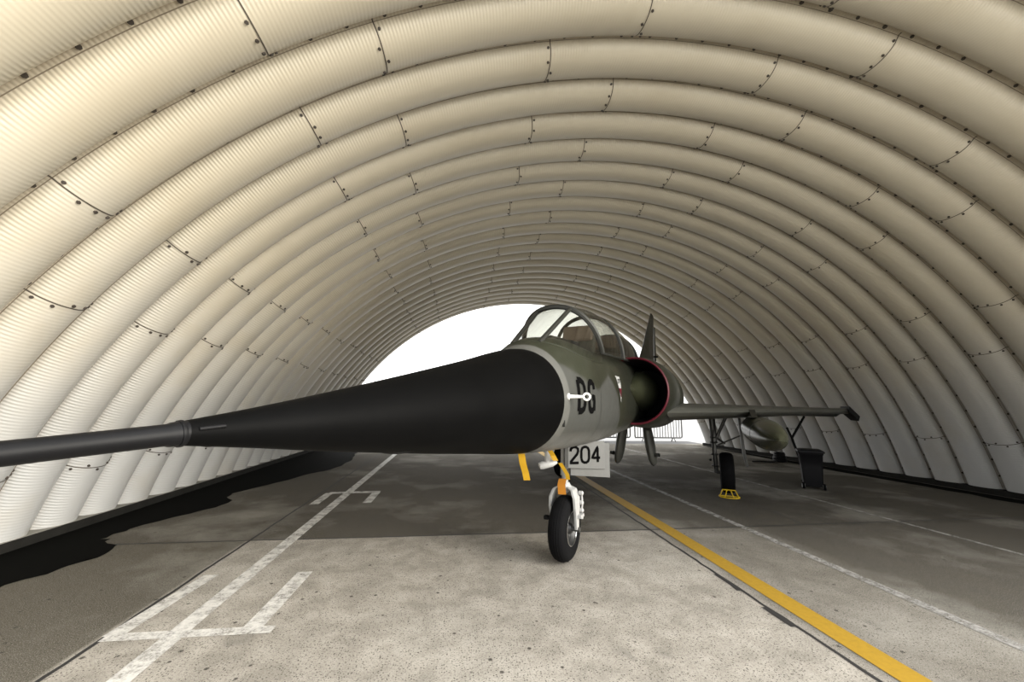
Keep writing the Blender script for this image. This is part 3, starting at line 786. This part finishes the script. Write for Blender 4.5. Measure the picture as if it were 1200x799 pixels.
# ------------------------------------------------------------------ wheeled bin
bn = empty('wheeled_bin', (7.48, 7.80, 0), math.radians(-38), 'black wheeled bin with closed lid standing beside the right wing', 'bin')
bn.scale = (.84, .84, .86)
m = MB(); rows = []
for z, hx, hy in ((.06, .19, .20), (.10, .195, .21), (.5, .215, .235), (.80, .235, .26), (.82, .25, .275), (.85, .25, .275)):
    rows.append([(x, y, z) for x, y in ((-hx, -hy + .03), (-hx + .03, -hy), (hx - .03, -hy), (hx, -hy + .03), (hx, hy - .03), (hx - .03, hy), (-hx + .03, hy), (-hx, hy - .03))])
m.loft(rows); body = m.build('bin_body', M['plastic'], bn, True)
m = MB(); rows = []
for z, hx, hy in ((.853, .27, .30), (.875, .28, .31), (.90, .27, .30), (.925, .22, .25)):
    rows.append([(x, y, z) for x, y in ((-hx, -hy + .04), (-hx + .04, -hy), (hx - .04, -hy), (hx, -hy + .04), (hx, hy - .04), (hx - .04, hy), (-hx + .04, hy), (-hx, hy - .04))])
m.loft(rows); m.build('lid', M['plastic'], bn)
m = MB(); m.tube([(-.2, .27, .84), (-.2, .34, .86), (.2, .34, .86), (.2, .27, .84)], .016, 8); m.build('handle', M['plastic'], bn)
for s_ in (-1, 1):
    m = MB(); m.lathe((s_ * .21, -.20, .075), (1, 0, 0), [(-.025, 0), (-.025, .07), (-.015, .075), (.015, .075), (.025, .07), (.025, 0)], 24); w1 = m.build('wheel', M['rubber'], bn)
    m = MB(); m.lathe((s_ * .21, -.20, .075), (1, 0, 0), [(-.032, 0), (-.032, .045), (.032, .045), (.032, 0)], 20); m.build('hub_cap', M['white'], w1)

# prop between the wing and the floor beside the bin
PJ = lambda k: ((-.023, 0, .971), (.125, 0, .512), (-.13, 0, 1.204), (.35, 0, 1.46))[k]
st_ = empty('wing_prop', (7.75, 8.5, 0), 0, 'thin black forked prop standing under the wing just behind the bin', 'stand')
m = MB(); m.tube([(.24, 0, .03), PJ(1), PJ(0)], .026, 10); m.build('post', M['black'], st_)
m = MB(); m.tube([PJ(0), PJ(2)], .024, 10); m.tube([PJ(0), PJ(3)], .026, 10); m.build('fork_arm', M['black'], st_)
m = MB(); m.lathe((.24, 0, 0), (0, 0, 1), [(0, .11), (.02, .11), (.04, .05), (.06, .035)], 18); m.build('foot', M['black'], st_)

# black hose coil on the floor by the right footing
m = MB()
for k in range(5): m.torus((10.05, 11.6, .04 + .055 * k), (random.uniform(-.08, .08), random.uniform(-.08, .08), 1), .17 - .012 * k, .032, 26, 8)
m.tube([(9.9, 11.55, .03), (9.6, 11.3, .03), (9.3, 11.5, .03), (9.0, 11.45, .03)], .025, 8)
o = m.build('hose_coil', M['plastic'], None); tag(o, 'black coiled bundle lying on the floor under the wing by the right wall', 'coil')

# ------------------------------------------------------------------ crowd barriers beyond the far end
def barrier(x, y, rz, label):
    r = empty('crowd_barrier', (x, y, -.02), rz, label, 'barrier', 'crowd barriers beyond the far opening')
    w = 1.15
    m = MB(); path = [(-w, 0, .22), (-w, 0, .98)]
    for k in range(1, 6): a = PI - PI / 2 * k / 5; path.append((-w + .12 + .12 * math.cos(a), 0, .98 + .12 * math.sin(a)))
    for k in range(0, 6): a = PI / 2 - PI / 2 * k / 5; path.append((w - .12 + .12 * math.cos(a), 0, .98 + .12 * math.sin(a)))
    path += [(w, 0, .30)]
    for k in range(1, 6): a = -PI / 2 * k / 5; path.append((w - .10 + .10 * math.cos(a), 0, .30 + .10 * math.sin(a)))
    path += [(-w, 0, .20)]
    m.tube(path, .032, 8); m.build('outer_frame', M['galv'], r)
    for k in range(1, 17):
        m = MB(); xx = -w + 2 * w * k / 17; m.tube([(xx, 0, .2), (xx, 0, 1.1)], .017, 6); m.build('upright_bar', M['galv'], r)
    for xx in (-.72, .72):
        m = MB(); m.tube([(xx, -.25, .0), (xx - .0, -.06, .2), (xx, .06, .2), (xx, .25, .0)], .018, 8)
        m.tube([(xx - .14, -.25, .012), (xx + .0, -.25, .012)], .018, 8); m.tube([(xx - .09, 0, .02), (xx - .02, 0, .2)], .016, 8); m.tube([(xx + .09, 0, .02), (xx + .02, 0, .2)], .016, 8)
        m.build('foot', M['galv'], r)
barrier(9.58, 18.3, math.radians(-4), 'steel crowd barrier nearest the right wall beyond the far opening')
barrier(7.05, 18.45, math.radians(-3), 'steel crowd barrier showing between the numbered gear door and the ventral blades')

# ------------------------------------------------------------------ light
wld = bpy.data.worlds.new('overcast_sky'); S.world = wld; wld.use_nodes = True
t = wld.node_tree; bg = t.nodes['Background']
tc = t.nodes.new('ShaderNodeTexCoord')
def dirramp(v, stops):
    d = t.nodes.new('ShaderNodeVectorMath'); d.operation = 'DOT_PRODUCT'; d.inputs[1].default_value = Vector(v).normalized(); t.links.new(tc.outputs['Generated'], d.inputs[0])
    mr = t.nodes.new('ShaderNodeMapRange'); t.links.new(d.outputs['Value'], mr.inputs[0]); mr.inputs[1].default_value = -1; mr.inputs[2].default_value = 1
    rp = t.nodes.new('ShaderNodeValToRGB'); t.links.new(mr.outputs[0], rp.inputs[0]); e = rp.color_ramp.elements
    while len(e) < len(stops): e.new(.5)
    for k, (p, c) in enumerate(stops): e[k].position = p; e[k].color = (c, c, c, 1) if not isinstance(c, tuple) else (*c, 1)
    return rp.outputs[0]
g1 = dirramp((-.15, 1, .12), [(.0, .34), (.5, .42), (.8, .8), (1, 1.7)])
g2 = dirramp((0, -.25, 1), [(.0, (1, 1, 1)), (.66, (1, .99, .97)), (.92, (9.0, 9.1, 9.2))])
mx = t.nodes.new('ShaderNodeMix'); mx.data_type = 'RGBA'; mx.blend_type = 'MULTIPLY'; mx.inputs[0].default_value = 1
t.links.new(g1, mx.inputs[6]); t.links.new(g2, mx.inputs[7]); t.links.new(mx.outputs[2], bg.inputs[0]); bg.inputs[1].default_value = 1.35
sun = bpy.data.lights.new('soft_sun', 'SUN'); sun.energy = 8.6; sun.angle = math.radians(45); sun.color = (1, .95, .86)
so = bpy.data.objects.new('soft_sun', sun); COL.objects.link(so)
dv = Vector((-.84, .52, -.20)); so.rotation_euler = dv.to_track_quat('-Z', 'Y').to_euler()

# ------------------------------------------------------------------ camera
cam = bpy.data.cameras.new('camera'); co = bpy.data.objects.new('camera', cam); COL.objects.link(co)
cam.sensor_width = 36; cam.lens = 14.0; cam.clip_start = .05; cam.clip_end = 1000
yaw, pitch, roll = .1342, .1576, .01405
fw = Vector((math.sin(yaw) * math.cos(pitch), math.cos(yaw) * math.cos(pitch), math.sin(pitch)))
r0 = Vector((math.cos(yaw), -math.sin(yaw), 0)); u0 = r0.cross(fw)
R0 = r0 * math.cos(roll) + u0 * math.sin(roll); U0 = -r0 * math.sin(roll) + u0 * math.cos(roll)
mw = Matrix(((R0.x, U0.x, -fw.x, 0), (R0.y, U0.y, -fw.y, 0), (R0.z, U0.z, -fw.z, 1.65), (0, 0, 0, 1)))
co.matrix_world = mw
S.camera = co
vs = S.view_settings
S.display_settings.display_device = 'sRGB'
vs.view_transform = 'Standard'; vs.look = 'None'; vs.gamma = 1; vs.exposure = 0.38; vs.use_curve_mapping = False
